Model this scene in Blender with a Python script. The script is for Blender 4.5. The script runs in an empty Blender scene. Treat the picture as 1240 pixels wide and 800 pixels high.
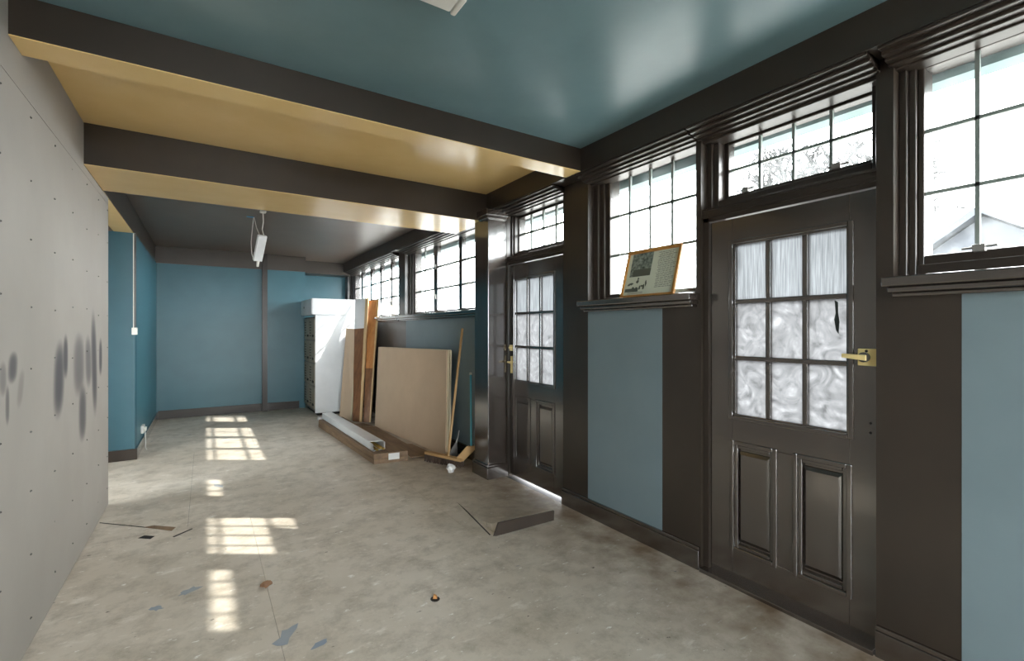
import bpy, bmesh, math, random
from mathutils import Vector, Matrix
random.seed(7)
C = bpy.context.scene.collection
SC = bpy.context.scene

# ------------------------------------------------------------------ camera
cam = bpy.data.objects.new('camera', bpy.data.cameras.new('camera'))
C.objects.link(cam)
cam.data.sensor_width = 36.0
cam.data.lens = 575.0 / 1240.0 * 36.0
cam.data.clip_start = 0.05
cam.location = (0, 0, 1.37)
cam.rotation_euler = (math.pi / 2, 0, -math.radians(32.9))
SC.camera = cam

# ------------------------------------------------------------------ sky, sun, exposure
w = bpy.data.worlds.new('sky'); SC.world = w; w.use_nodes = True
nt = w.node_tree; nt.nodes.clear()
out = nt.nodes.new('ShaderNodeOutputWorld'); bg = nt.nodes.new('ShaderNodeBackground')
tc = nt.nodes.new('ShaderNodeTexCoord'); noi = nt.nodes.new('ShaderNodeTexNoise')
noi.inputs['Scale'].default_value = 2.2; noi.inputs['Detail'].default_value = 5
cr = nt.nodes.new('ShaderNodeValToRGB')
cr.color_ramp.elements[0].position = 0.35; cr.color_ramp.elements[0].color = (0.90, 0.95, 1.0, 1)
cr.color_ramp.elements[1].position = 0.65; cr.color_ramp.elements[1].color = (1.0, 0.985, 0.96, 1)
nt.links.new(tc.outputs['Generated'], noi.inputs['Vector'])
nt.links.new(noi.outputs['Fac'], cr.inputs['Fac'])
nt.links.new(cr.outputs['Color'], bg.inputs['Color'])
bg.inputs['Strength'].default_value = 10.5
nt.links.new(bg.outputs['Background'], out.inputs['Surface'])

sun = bpy.data.objects.new('sun', bpy.data.lights.new('sun', 'SUN'))
C.objects.link(sun)
sun.data.energy = 4.2; sun.data.angle = math.radians(0.7); sun.data.color = (1.0, 0.95, 0.88)
sun.rotation_euler = Vector((-1, 0.65, -0.905)).to_track_quat('-Z', 'Y').to_euler()
sun.location = (8, -5, 8)

def portal(loc, sx, sy, rot):
    l = bpy.data.lights.new('window_portal', 'AREA'); l.shape = 'RECTANGLE'; l.size = sx; l.size_y = sy
    l.cycles.is_portal = True
    o = bpy.data.objects.new('window_portal', l); C.objects.link(o); o.location = loc; o.rotation_euler = rot

SC.view_settings.view_transform = 'Standard'
SC.view_settings.look = 'None'
SC.view_settings.exposure = 1.42
SC.view_settings.gamma = 1.0
SC.view_settings.use_curve_mapping = False
SC.cycles.max_bounces = 10
SC.cycles.diffuse_bounces = 6
SC.cycles.transparent_max_bounces = 12

# ------------------------------------------------------------------ materials
def srgb(r, g, b):
    f = lambda c: (c / 255 / 12.92) if c / 255 <= 0.04045 else ((c / 255 + 0.055) / 1.055) ** 2.4
    return (f(r), f(g), f(b), 1)

def newmat(name):
    m = bpy.data.materials.new(name); m.use_nodes = True
    return m, m.node_tree, m.node_tree.nodes['Principled BSDF']

def mix(nt, a, b, fac=None, mode='MIX', f=0.5):
    n = nt.nodes.new('ShaderNodeMix'); n.data_type = 'RGBA'; n.blend_type = mode
    n.inputs[0].default_value = f
    for sock, v in ((6, a), (7, b)):
        if hasattr(v, 'is_output'): nt.links.new(v, n.inputs[sock])
        else: n.inputs[sock].default_value = v
    if fac is not None: nt.links.new(fac, n.inputs[0])
    return n.outputs[2]

def pos(nt, scale=(1, 1, 1)):
    g = nt.nodes.new('ShaderNodeNewGeometry')
    mp = nt.nodes.new('ShaderNodeMapping'); mp.inputs['Scale'].default_value = scale
    nt.links.new(g.outputs['Position'], mp.inputs['Vector'])
    return mp.outputs['Vector']

def noise(nt, vec, scale, detail=4, lo=0.0, hi=1.0, rough=0.55):
    n = nt.nodes.new('ShaderNodeTexNoise'); n.inputs['Scale'].default_value = scale
    n.inputs['Detail'].default_value = detail; n.inputs['Roughness'].default_value = rough
    nt.links.new(vec, n.inputs['Vector'])
    r = nt.nodes.new('ShaderNodeMapRange'); r.inputs['From Min'].default_value = lo; r.inputs['From Max'].default_value = hi
    nt.links.new(n.outputs['Fac'], r.inputs['Value'])
    return r.outputs['Result']

def bump(nt, bs, h, strength, dist=0.01):
    b = nt.nodes.new('ShaderNodeBump'); b.inputs['Strength'].default_value = strength; b.inputs['Distance'].default_value = dist
    nt.links.new(h, b.inputs['Height']); nt.links.new(b.outputs['Normal'], bs.inputs['Normal'])

def paint(name, c1, c2, rough, bstr=0.08, scale=60, spec=0.5, stretch=(1, 1, 1)):
    m, nt, bs = newmat(name)
    v = pos(nt, stretch)
    col = mix(nt, c1, c2, noise(nt, v, 3.5, 6, 0.3, 0.7))
    nt.links.new(col, bs.inputs['Base Color'])
    bs.inputs['Roughness'].default_value = rough
    bs.inputs['Specular IOR Level'].default_value = spec
    bump(nt, bs, noise(nt, v, scale, 3), bstr)
    return m

M = {}
M['brown'] = paint('brown_gloss_paint', srgb(44, 36, 31), srgb(52, 43, 37), 0.19, 0.02, 45, 1.0)
M['brown'].node_tree.nodes['Principled BSDF'].inputs['Coat Weight'].default_value = 1.0
M['brown'].node_tree.nodes['Principled BSDF'].inputs['Coat IOR'].default_value = 1.75
M['brown'].node_tree.nodes['Principled BSDF'].inputs['Coat Roughness'].default_value = 0.14
M['brown_casing'] = paint('brown_casing_paint', srgb(44, 37, 32), srgb(52, 44, 38), 0.30, 0.02, 45, 0.45)
M['dark_edge'] = paint('dark_sawn_edge', srgb(62, 50, 40), srgb(48, 38, 30), 0.7, 0.1, 60)
M['brown_wall'] = paint('brown_satin_paint', srgb(44, 37, 31), srgb(51, 43, 36), 0.28, 0.03, 70, 0.6)
M['blue'] = paint('blue_wall_paint', srgb(108, 124, 131), srgb(114, 130, 137), 0.42, 0.06, 70)
M['teal'] = paint('teal_wall_paint', srgb(50, 98, 111), srgb(56, 104, 117), 0.36, 0.06, 70)
M['teal_ceiling'] = paint('teal_ceiling_paint', srgb(100, 128, 135), srgb(108, 136, 143), 0.30, 0.05, 12)
M['teal_shaded'] = paint('shaded_teal_wall_paint', srgb(38, 82, 96), srgb(44, 88, 102), 0.4, 0.06, 70)  # same teal paint darkened for the return wall, shade put into the colour
M['gold'] = paint('gold_gloss_paint', srgb(226, 192, 128), srgb(232, 200, 138), 0.24, 0.05, 9)
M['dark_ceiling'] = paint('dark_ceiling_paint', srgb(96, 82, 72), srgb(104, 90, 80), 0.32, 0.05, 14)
M['dark_band'] = paint('dark_band_paint', srgb(66, 58, 52), srgb(72, 64, 58), 0.4, 0.03)
M['white_metal'] = paint('white_enamel', srgb(226, 228, 230), srgb(214, 216, 218), 0.35, 0.02, 40)
M['white_plastic'] = paint('white_plastic', srgb(225, 225, 220), srgb(215, 214, 208), 0.4, 0.0)
M['brass'] = paint('old_brass', srgb(236, 216, 158), srgb(224, 202, 140), 0.35, 0.03)
M['brass'].node_tree.nodes['Principled BSDF'].inputs['Metallic'].default_value = 0.2
M['dark_metal'] = paint('dark_metal', srgb(60, 58, 56), srgb(76, 72, 68), 0.4, 0.03)
M['grey_metal'] = paint('grey_metal', srgb(140, 138, 134), srgb(120, 118, 114), 0.4, 0.03)
M['locker_door'] = paint('locker_beige_grey', srgb(150, 140, 122), srgb(132, 122, 106), 0.45, 0.04)
M['black'] = paint('black_void', srgb(18, 16, 15), srgb(24, 21, 20), 0.7, 0.0)
M['bar'] = paint('dark_glazing_bar', srgb(116, 126, 122), srgb(130, 138, 134), 0.4, 0.02)
M['mdf'] = paint('beige_board_face', srgb(196, 172, 146), srgb(188, 164, 139), 0.6, 0.04, 90)
M['mdf_edge'] = paint('pale_board_edge', srgb(212, 200, 172), srgb(186, 172, 142), 0.7, 0.04, 90)
M['orange_wood'] = paint('orange_wood', srgb(196, 136, 78), srgb(168, 108, 58), 0.5, 0.08, 30, stretch=(8, 8, 0.6))
M['brown_wood'] = paint('dark_brown_wood', srgb(128, 86, 52), srgb(98, 64, 38), 0.5, 0.08, 30, stretch=(8, 8, 0.6))
M['pale_wood'] = paint('raw_pale_wood', srgb(206, 176, 132), srgb(186, 152, 106), 0.55, 0.08, 30, stretch=(8, 8, 0.8))
M['handle_wood'] = paint('broom_handle_wood', srgb(196, 160, 112), srgb(170, 132, 86), 0.55, 0.05, 30)
M['old_wood'] = paint('old_brown_timber', srgb(142, 116, 90), srgb(112, 90, 68), 0.6, 0.1, 30, stretch=(6, 1, 6))
M['bristle'] = paint('dark_bristle', srgb(64, 50, 42), srgb(84, 66, 54), 0.8, 0.3, 200)
M['grey_bristle'] = paint('grey_bristle', srgb(96, 92, 90), srgb(120, 116, 112), 0.8, 0.3, 200)
M['cyan_plastic'] = paint('cyan_handle_plastic', srgb(92, 186, 212), srgb(100, 194, 220), 0.4, 0.0)
M['blue_tape'] = paint('blue_tape', srgb(70, 150, 195), srgb(80, 160, 205), 0.5, 0.0)
M['paper'] = paint('cream_paper', srgb(204, 208, 188), srgb(196, 200, 180), 0.7, 0.0)
M['white_paper'] = paint('white_paper', srgb(232, 232, 230), srgb(222, 222, 220), 0.8, 0.05)
M['ink'] = paint('grey_ink', srgb(92, 96, 90), srgb(110, 112, 106), 0.8, 0.0)
M['photo_dark'] = paint('photo_dark_green', srgb(40, 54, 46), srgb(150, 160, 150), 0.6, 0.0, stretch=(14, 14, 14))
M['photo_grey'] = paint('photo_grey_ground', srgb(70, 76, 66), srgb(92, 98, 86), 0.6, 0.0)
M['picture_frame'] = paint('honey_wood_frame', srgb(186, 132, 66), srgb(164, 112, 52), 0.4, 0.05, stretch=(3, 3, 3))
M['leaf'] = paint('dry_brown_scrap', srgb(140, 104, 76), srgb(112, 82, 60), 0.8, 0.2)
M['chip'] = paint('orange_wood_chip', srgb(200, 146, 88), srgb(180, 128, 74), 0.7, 0.1)
M['eave'] = paint('pale_eave_paint', srgb(118, 142, 142), srgb(110, 134, 136), 0.6, 0.02)
M['bark'] = paint('pale_bark', srgb(50, 49, 48), srgb(40, 39, 38), 0.9, 0.1)
M['slate'] = paint('slate_roof', srgb(52, 56, 62), srgb(44, 48, 54), 0.8, 0.1, 30)
M['render_wall'] = paint('rendered_house_wall', srgb(58, 61, 66), srgb(52, 55, 60), 0.9, 0.05)
M['paving'] = paint('pale_outside_paving', srgb(132, 130, 126), srgb(120, 118, 114), 0.9, 0.1, 20)
M['cream_wall'] = paint('cream_back_wall', srgb(196, 192, 184), srgb(188, 184, 176), 0.6, 0.05)
M['yellow_strip'] = paint('yellowed_plastic', srgb(200, 168, 80), srgb(170, 136, 60), 0.5, 0.05)
M['blue_smear'] = paint('faded_blue_paint_smear', srgb(128, 142, 160), srgb(160, 162, 162), 0.55, 0.1, 20)
M['tape_black'] = paint('black_peeling_paint', srgb(24, 36, 36), srgb(34, 46, 44), 0.6, 0.1)

# floor: grey painted board with scuffs, drips, stains and dirt drifting to the right wall
m, nt, bs = newmat('grey_scuffed_floor')
v = pos(nt)
base = mix(nt, srgb(188, 177, 161), srgb(214, 205, 192), noise(nt, v, 0.9, 7, 0.32, 0.68, 0.62))
base = mix(nt, base, srgb(150, 140, 124), noise(nt, v, 5.3, 10, 0.46, 0.74, 0.75))
base = mix(nt, base, srgb(230, 224, 214), noise(nt, pos(nt, (1, 2.2, 1)), 4.3, 8, 0.58, 0.74, 0.7))
base = mix(nt, base, srgb(230, 228, 222), noise(nt, pos(nt, (1.4, 3.5, 1)), 9.0, 7, 0.635, 0.67, 0.65))
base = mix(nt, base, srgb(70, 66, 62), noise(nt, pos(nt, (3.0, 7.0, 1)), 7.0, 4, 0.70, 0.73))
base = mix(nt, base, srgb(80, 98, 122), noise(nt, pos(nt, (1.6, 1.6, 1)), 2.6, 5, 0.70, 0.74, 0.6))
sx = nt.nodes.new('ShaderNodeSeparateXYZ'); nt.links.new(v, sx.inputs[0])
mr = nt.nodes.new('ShaderNodeMapRange'); mr.interpolation_type = 'SMOOTHSTEP'
mr.inputs['From Min'].default_value = 1.55; mr.inputs['From Max'].default_value = 2.3
nt.links.new(sx.outputs['X'], mr.inputs['Value'])
mul = nt.nodes.new('ShaderNodeMath'); mul.operation = 'MULTIPLY'
nt.links.new(mr.outputs['Result'], mul.inputs[0]); nt.links.new(noise(nt, v, 5.0, 6, 0.25, 0.7), mul.inputs[1])
base = mix(nt, base, srgb(112, 92, 72), mul.outputs[0])
nt.links.new(base, bs.inputs['Base Color'])
rr = nt.nodes.new('ShaderNodeMapRange'); rr.inputs['To Min'].default_value = 0.36; rr.inputs['To Max'].default_value = 0.6
nt.links.new(noise(nt, v, 1.7, 5, 0.3, 0.7), rr.inputs['Value']); nt.links.new(rr.outputs['Result'], bs.inputs['Roughness'])
bump(nt, bs, noise(nt, v, 9, 8), 0.12, 0.02)
M['floor'] = m

# plasterboard with blurred spray paint marks (y, z, half width, half height, strength)
m, nt, bs = newmat('plasterboard_sprayed')
v = pos(nt)
col = mix(nt, srgb(144, 138, 131), srgb(153, 147, 140), noise(nt, v, 1.6, 6, 0.3, 0.7))
sx = nt.nodes.new('ShaderNodeSeparateXYZ'); nt.links.new(v, sx.inputs[0])
def blob(cy, cz, ry, rz, slant, strength):
    def mth(op, a, b):
        n = nt.nodes.new('ShaderNodeMath'); n.operation = op
        for i, q in enumerate((a, b)):
            if hasattr(q, 'is_output'): nt.links.new(q, n.inputs[i])
            else: n.inputs[i].default_value = q
        return n.outputs[0]
    dz = mth('SUBTRACT', sx.outputs['Z'], cz)
    dy = mth('SUBTRACT', mth('SUBTRACT', sx.outputs['Y'], cy), mth('MULTIPLY', dz, slant))
    a = mth('POWER', mth('DIVIDE', mth('ABSOLUTE', dy, 0), ry), 2.0)
    b = mth('POWER', mth('DIVIDE', mth('ABSOLUTE', dz, 0), rz), 3.0)
    r = nt.nodes.new('ShaderNodeMapRange'); r.interpolation_type = 'SMOOTHSTEP'
    r.inputs['From Min'].default_value = 0.0; r.inputs['From Max'].default_value = 1.75
    r.inputs['To Min'].default_value = strength; r.inputs['To Max'].default_value = 0.0
    nt.links.new(mth('ADD', a, b), r.inputs['Value'])
    return r.outputs['Result']
for args in ((2.53, 1.188, .03, .058, 0, .45), (2.639, 1.224, .043, .055, .15, .75), (2.578, 1.083, .018, .067, 0, .6), (2.734, 1.132, .030, .068, .3, .28),
             (3.348, 1.117, .085, .175, .1, .82), (3.485, 1.228, .042, .106, 0, .85), (3.812, 1.164, .115, .166, 0, .6), (4.085, 1.168, .075, .148, -.1, .6),
             (4.277, 1.145, .075, .311, -.1, .82), (4.514, 1.179, .05, .12, 0, .85), (3.912, .859, .085, .153, 0, .75)):
    col = mix(nt, col, srgb(50, 48, 55), blob(args[0], args[1], args[2] * 1.2, args[3] * 1.05, args[4], min(.92, args[5] * 1.12)))
nt.links.new(col, bs.inputs['Base Color']); bs.inputs['Roughness'].default_value = 0.75
bump(nt, bs, noise(nt, v, 60, 3), 0.04)
M['plasterboard'] = m

# window glass: clear with a thin film of dirt; door glass: obscured
def glass(name, haze, hazecol, tint, reeded=None):
    m, nt, bs = newmat(name)
    nt.nodes.remove(bs)
    out = nt.nodes['Material Output']
    tr = nt.nodes.new('ShaderNodeBsdfTransparent'); tr.inputs['Color'].default_value = tint
    tl = nt.nodes.new('ShaderNodeBsdfTranslucent'); tl.inputs['Color'].default_value = hazecol
    gl = nt.nodes.new('ShaderNodeBsdfGlossy'); gl.inputs['Roughness'].default_value = 0.05 if reeded is None else 0.15
    v = pos(nt)
    if reeded is None:
        f = noise(nt, v, 6.0, 7, 0.35, 0.75, 0.65)
        mu = nt.nodes.new('ShaderNodeMath'); mu.operation = 'MULTIPLY'; mu.inputs[1].default_value = haze
        nt.links.new(f, mu.inputs[0]); fac = mu.outputs[0]
    else:
        if reeded == 'reeded':
            f = noise(nt, pos(nt, (40, 40, 1.5)), 4.0, 3, 0.35, 0.65)
            col = mix(nt, hazecol, tuple(c * 0.62 for c in hazecol[:3]) + (1,), f)
        else:
            n = nt.nodes.new('ShaderNodeTexNoise'); n.inputs['Scale'].default_value = 7.0
            n.inputs['Detail'].default_value = 5; n.inputs['Distortion'].default_value = 3.5
            nt.links.new(v, n.inputs['Vector'])
            mrr = nt.nodes.new('ShaderNodeMapRange'); mrr.inputs['From Min'].default_value = .3; mrr.inputs['From Max'].default_value = .7
            nt.links.new(n.outputs['Fac'], mrr.inputs['Value'])
            f2 = noise(nt, v, 26, 6, 0.35, 0.7)
            col = mix(nt, hazecol, tuple(c * 0.4 for c in hazecol[:3]) + (1,), mrr.outputs['Result'])
            col = mix(nt, col, tuple(c * 0.66 for c in hazecol[:3]) + (1,), f2)
        nt.links.new(col, tl.inputs['Color'])
        vv = nt.nodes.new('ShaderNodeValue'); vv.outputs[0].default_value = haze; fac = vv.outputs[0]
    s1 = nt.nodes.new('ShaderNodeMixShader'); nt.links.new(fac, s1.inputs[0])
    nt.links.new(tr.outputs[0], s1.inputs[1]); nt.links.new(tl.outputs[0], s1.inputs[2])
    lw = nt.nodes.new('ShaderNodeLayerWeight'); lw.inputs['Blend'].default_value = 0.5
    pw = nt.nodes.new('ShaderNodeMath'); pw.operation = 'POWER'; pw.inputs[1].default_value = 4.0
    nt.links.new(lw.outputs['Facing'], pw.inputs[0])
    fr = nt.nodes.new('ShaderNodeMapRange'); fr.inputs['To Min'].default_value = 0.03; fr.inputs['To Max'].default_value = 0.7
    nt.links.new(pw.outputs[0], fr.inputs['Value'])
    s2 = nt.nodes.new('ShaderNodeMixShader'); nt.links.new(fr.outputs[0], s2.inputs[0])
    nt.links.new(s1.outputs[0], s2.inputs[1]); nt.links.new(gl.outputs[0], s2.inputs[2])
    nt.links.new(s2.outputs[0], out.inputs['Surface'])
    return m
M['glass'] = glass('dusty_window_glass', 0.045, (0.85, 0.9, 0.92, 1), (0.965, 0.985, 0.985, 1))
M['glass_reeded'] = glass('reeded_door_glass', 0.97, (0.25, 0.262, 0.27, 1), (0.3, 0.3, 0.3, 1), 'reeded')
M['glass_smeared'] = glass('smeared_door_glass', 0.97, (0.30, 0.306, 0.312, 1), (0.3, 0.3, 0.3, 1), 'smear')

# ------------------------------------------------------------------ mesh helpers
class MB:
    def __init__(s): s.bm = bmesh.new()
    def box(s, x0, x1, y0, y1, z0, z1):
        v = [s.bm.verts.new(p) for p in ((x0, y0, z0), (x1, y0, z0), (x1, y1, z0), (x0, y1, z0), (x0, y0, z1), (x1, y0, z1), (x1, y1, z1), (x0, y1, z1))]
        for f in ((0, 3, 2, 1), (4, 5, 6, 7), (0, 1, 5, 4), (1, 2, 6, 5), (2, 3, 7, 6), (3, 0, 4, 7)): s.bm.faces.new([v[i] for i in f])
        return s
    def hexa(s, b, t):     # bottom quad (ccw from above), top quad
        v = [s.bm.verts.new(p) for p in list(b) + list(t)]
        for f in ((0, 3, 2, 1), (4, 5, 6, 7), (0, 1, 5, 4), (1, 2, 6, 5), (2, 3, 7, 6), (3, 0, 4, 7)): s.bm.faces.new([v[i] for i in f])
        return s
    def prism(s, pts, d):  # polygon pushed along d
        d = Vector(d)
        a = [s.bm.verts.new(p) for p in pts]; b = [s.bm.verts.new(Vector(p) + d) for p in pts]
        s.bm.faces.new(a[::-1]); s.bm.faces.new(b)
        n = len(pts)
        for i in range(n): s.bm.faces.new((a[i], a[(i + 1) % n], b[(i + 1) % n], b[i]))
        return s
    def tube(s, pts, r, seg=8, r2=None):
        pts = [Vector(p) for p in pts]; rings = []
        n = len(pts)
        for i, p in enumerate(pts):
            t = (pts[min(i + 1, n - 1)] - pts[max(i - 1, 0)]).normalized()
            u = t.cross(Vector((0.3, 0.2, 1)) if abs(t.z) < .9 else Vector((1, 0.1, 0))).normalized(); w = t.cross(u)
            rad = r if r2 is None else r + (r2 - r) * i / max(1, n - 1)
            rings.append([s.bm.verts.new(p + (u * math.cos(a) + w * math.sin(a)) * rad) for a in [2 * math.pi * k / seg for k in range(seg)]])
        for a, b in zip(rings, rings[1:]):
            for k in range(seg): s.bm.faces.new((a[k], a[(k + 1) % seg], b[(k + 1) % seg], b[k]))
        s.bm.faces.new(rings[0][::-1]); s.bm.faces.new(rings[-1])
        return s
    def frame(s, x0, x1, y0, y1, z0, z1, a, b=None, c=None, d=None):
        # rectangular ring in the YZ plane; a = rail width at y0, b at y1, c bottom, d top
        b = a if b is None else b; c = a if c is None else c; d = a if d is None else d
        if a > 0: s.box(x0, x1, y0, y0 + a, z0, z1)
        if b > 0: s.box(x0, x1, y1 - b, y1, z0, z1)
        if c > 0: s.box(x0, x1, y0 + a, y1 - b, z0, z0 + c)
        if d > 0: s.box(x0, x1, y0 + a, y1 - b, z1 - d, z1)
        return s
    def build(s, name, mat, parent=None, bevel=0, seg=2, smooth=False, mats=None):
        if bevel:
            bmesh.ops.bevel(s.bm, geom=list(s.bm.edges), offset=bevel, segments=seg, profile=0.5, affect='EDGES', clamp_overlap=True)
        bmesh.ops.recalc_face_normals(s.bm, faces=list(s.bm.faces))
        me = bpy.data.meshes.new(name); o = bpy.data.objects.new(name, me); C.objects.link(o)
        if parent is None:
            xs = [v.co for v in s.bm.verts]
            loc = Vector(((min(c.x for c in xs) + max(c.x for c in xs)) / 2, (min(c.y for c in xs) + max(c.y for c in xs)) / 2, min(c.z for c in xs)))
        else:
            loc = Vector(parent['_w'])
        off = loc
        bmesh.ops.translate(s.bm, verts=list(s.bm.verts), vec=-off)
        if smooth:
            for f in s.bm.faces: f.smooth = True
        s.bm.to_mesh(me); s.bm.free()
        me.materials.append(mat)
        if parent is None: o.location = loc
        else: o.parent = parent
        o['_w'] = tuple(loc)
        return o

def tag(o, label=None, cat=None, group=None, kind=None):
    for k, v in (('label', label), ('category', cat), ('group', group), ('kind', kind)):
        if v: o[k] = v
    return o

def thing(name, loc, label, cat, group=None, kind=None):
    o = bpy.data.objects.new(name, None); C.objects.link(o); o.location = loc; o['_w'] = tuple(loc)
    o.empty_display_size = 0.1
    return tag(o, label, cat, group, kind)

def B(*a): return MB().box(*a)

# ------------------------------------------------------------------ room shell
P = 2.385          # inner face of the right wall
XO = 2.60          # outer face
XL = -0.635        # left partition face
CE = 2.67          # ceiling
FZ = 2.257         # frieze face
YB = -3.0          # back of the room behind the camera
YF = 9.9

# floor: subfloor and the painted hardboard sheets laid on it
fl = tag(B(-2.4, XO, YB - .1, YF + .1, -0.2, -0.006).build('floor', M['black']), 'grey scuffed painted floor of large hardboard sheets', 'floor', None, 'structure')
rows = [(-3.0, -0.55, .28), (-0.55, 1.92, .46), (1.92, 4.02, .28), (4.02, 6.44, -.1), (6.44, 8.86, .5), (8.86, 9.9, .1)]
for y0, y1, off in rows:
    xs = [x for x in [off + 1.24 * k for k in range(-4, 4)] if -2.3 < x < 2.3]
    xs = [-2.4] + xs + [2.375]
    for a, b in zip(xs, xs[1:]):
        if b - a > 0.03: B(a + .0008, b - .0008, y0 + .0008, y1 - .0008, -0.006, 0.0).build('floor_sheet', M['floor'], fl)
# cracks and a broken sheet edge by the left partition
MB().prism([(-.63, 4.432, 0.0002), (-.2, 4.012, .0002), (-.2, 4.025, .0002), (-.63, 4.445, .0002)], (0, 0, .0008)).build('floor_crack', M['black'], fl)
MB().prism([(-.36, 4.17, .0003), (-.19, 3.99, .0003), (-.17, 4.05, .0003), (-.30, 4.17, .0003)], (0, 0, .0012)).build('broken_sheet_edge', M['old_wood'], fl)
MB().prism([(-.37, 3.97, .0003), (-.30, 3.91, .0003), (-.28, 3.95, .0003), (-.34, 4.0, .0003)], (0, 0, .0012)).build('broken_sheet_edge', M['black'], fl)
MB().prism([(-.17, 3.86, .0003), (-.07, 3.95, .0003), (-.075, 3.965, .0003), (-.18, 3.875, .0003)], (0, 0, .0008)).build('floor_crack', M['black'], fl)
MB().prism([(1.69, 3.42, .0003), (1.60, 2.75, .0003), (1.61, 2.75, .0003), (1.70, 3.42, .0003)], (0, 0, .0008)).build('floor_crack', M['black'], fl)

for cx, cy, rx, ry, an in ((-.07, 3.02, .09, .05, .5), (.30, 2.33, .05, .13, -.6), (.42, 2.2, .07, .03, .3), (-.20, 2.92, .03, .05, .9), (.10, 4.93, .04, .09, .4)):
    pts = []
    for k in range(14):
        a = k / 14 * 2 * math.pi; r = random.uniform(.5, 1.15)
        x, y = rx * .75 * r * math.cos(a), ry * .75 * r * math.sin(a)
        pts.append((cx + x * math.cos(an) - y * math.sin(an), cy + x * math.sin(an) + y * math.cos(an), .0002))
    MB().prism(pts, (0, 0, .0004)).build('paint_smear', M['blue_smear'], fl)
# ceilings
tag(B(-2.4, XO, YB, 2.60, CE, CE + .1).build('ceiling', M['teal_ceiling']), 'glossy teal ceiling of the front room', 'ceiling', None, 'structure')
tag(B(-2.4, XO, 2.70, 4.2, CE, CE + .1).build('ceiling', M['gold']), 'gold ceiling strip between the two cross beams', 'ceiling', None, 'structure')
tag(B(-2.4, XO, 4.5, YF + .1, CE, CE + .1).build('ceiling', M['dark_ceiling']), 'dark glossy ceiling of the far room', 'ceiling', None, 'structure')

def beam(name, x0, x1, y0, y1, z0, label):
    o = thing(name, ((x0 + x1) / 2, (y0 + y1) / 2, z0), label, 'beam', None, 'structure')
    B(x0, x1, y0, y1, z0 + .004, CE).build('beam_casing', M['brown_wall'], o)
    B(x0 + .0005, x1 - .0005, y0 + .001, y1 - .001, z0, z0 + .004).build('soffit', M['gold'], o)
    return o
beam('trim_1', XL, FZ, 2.585, 2.75, 2.507, 'nearer brown cross beam with a gold underside')
beam('trim_2', XL, FZ, 3.945, 4.61, 2.408, 'farther broad brown cross beam with a gold underside')
beam('trim_3', -.80, XL, 4.61, 9.1, 2.405, 'long beam over the far left wall with a gold underside')
# frieze along the window wall
fr = thing('trim_4', (FZ, 3.4, 2.507), 'brown boxed frieze running above all the windows', 'frieze', None, 'structure')
B(FZ, XO + .05, YB, YF, 2.507, CE + .02).build('frieze_board', M['brown_wall'], fr)

# right wall: piers, below-sill walling
openings = [(0.0, .79, 1.54), (.85, 1.695, 0.0), (1.727, 2.65, 1.54), (2.94, 3.79, 0.0), (4.2, 6.48, 1.54), (6.746, 9.70, 1.54)]
mb = MB(); yprev = YB
for a, b, z in openings:
    mb.box(P, XO, yprev, a, -.1, 2.507)
    if z > 0: mb.box(P, XO, a, b, -.1, z)
    else: mb.box(P + .03, XO, a, b, -.1, -.02)
    yprev = b
mb.box(P, XO, yprev, YF + .1, -.1, 2.507)
wr = tag(mb.build('wall_right', M['brown_wall']), 'brown and blue painted right wall with doors and windows', 'wall', None, 'structure')
for a, b in ((-.05, .579), (1.969, 2.648), (4.06, 6.44)):
    B(P - .0015, P + .02, a, b, .10, 1.53).build('painted_panel', M['blue'], wr)
    wr.children[-1]['label'] = 'blue painted panel'
# pier between the far door and the far room
pr = thing('trim_5', (2.28, 3.92, 0), 'brown gloss pier beside the farther door, under the beam', 'pier', None, 'structure')
B(2.19, P + .01, 3.79, 4.05, 0, 2.41).build('pier_shaft', M['brown'], pr, .004)
MB().box(2.172, P + .01, 3.77, 4.07, 0, .11).box(2.178, P + .01, 3.776, 4.064, .11, .13).build('plinth', M['brown'], pr, .004)
MB().box(2.15, P, 3.74, 3.94, 2.425, 2.485).box(2.17, P, 3.765, 3.94, 2.40, 2.425).build('capital', M['brown'], pr, .006)
# skirting on the right wall
def skirt_x(name, x0, x1, y0, y1, label, h=.13):
    return tag(MB().box(x0, x1, y0, y1, 0, h - .02).box(x0 + .006, x1, y0, y1, h - .02, h).build(name, M['brown'], None, .003), label, 'baseboard', None, 'structure')
skirt_x('baseboard_right', P - .02, P + .005, 1.70, 2.94, 'brown baseboard below the window with the picture')
skirt_x('baseboard_right', P - .02, P + .005, -2.9, .848, 'brown baseboard right of the nearer door')
skirt_x('baseboard_right', P - .02, P + .005, 4.05, 9.88, 'brown baseboard along the far window wall')

# left partition of plasterboard
wl = thing('wall_left', (XL, 1, 0), 'bare grey plasterboard partition with sprayed marks', 'wall', None, 'structure')
B(XL - .10, XL - .0125, YB, 4.83, 0, 2.40).build('partition_core', M['cream_wall'], wl)
B(XL - .10, XL - .0125, YB, 3.95, 2.40, CE).build('partition_core', M['cream_wall'], wl)
for y0, y1 in ((-3, -1.1), (-1.1, 1.3), (1.3, 4.84)):
    B(XL - .0125, XL, y0 + .0008, y1 - .0008, .012, 2.352).build('plasterboard_sheet', M['plasterboard'], wl)
for y0, y1 in ((-3, -.7), (-.7, 1.7), (1.7, 3.95)):
    B(XL - .0125, XL, y0 + .0008, y1 - .0008, 2.3545, CE - .003).build('plasterboard_sheet', M['plasterboard'], wl)
B(XL - .0125, XL, 3.95, 4.84, 2.3545, 2.405).build('plasterboard_sheet', M['plasterboard'], wl)
mb = MB()
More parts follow.
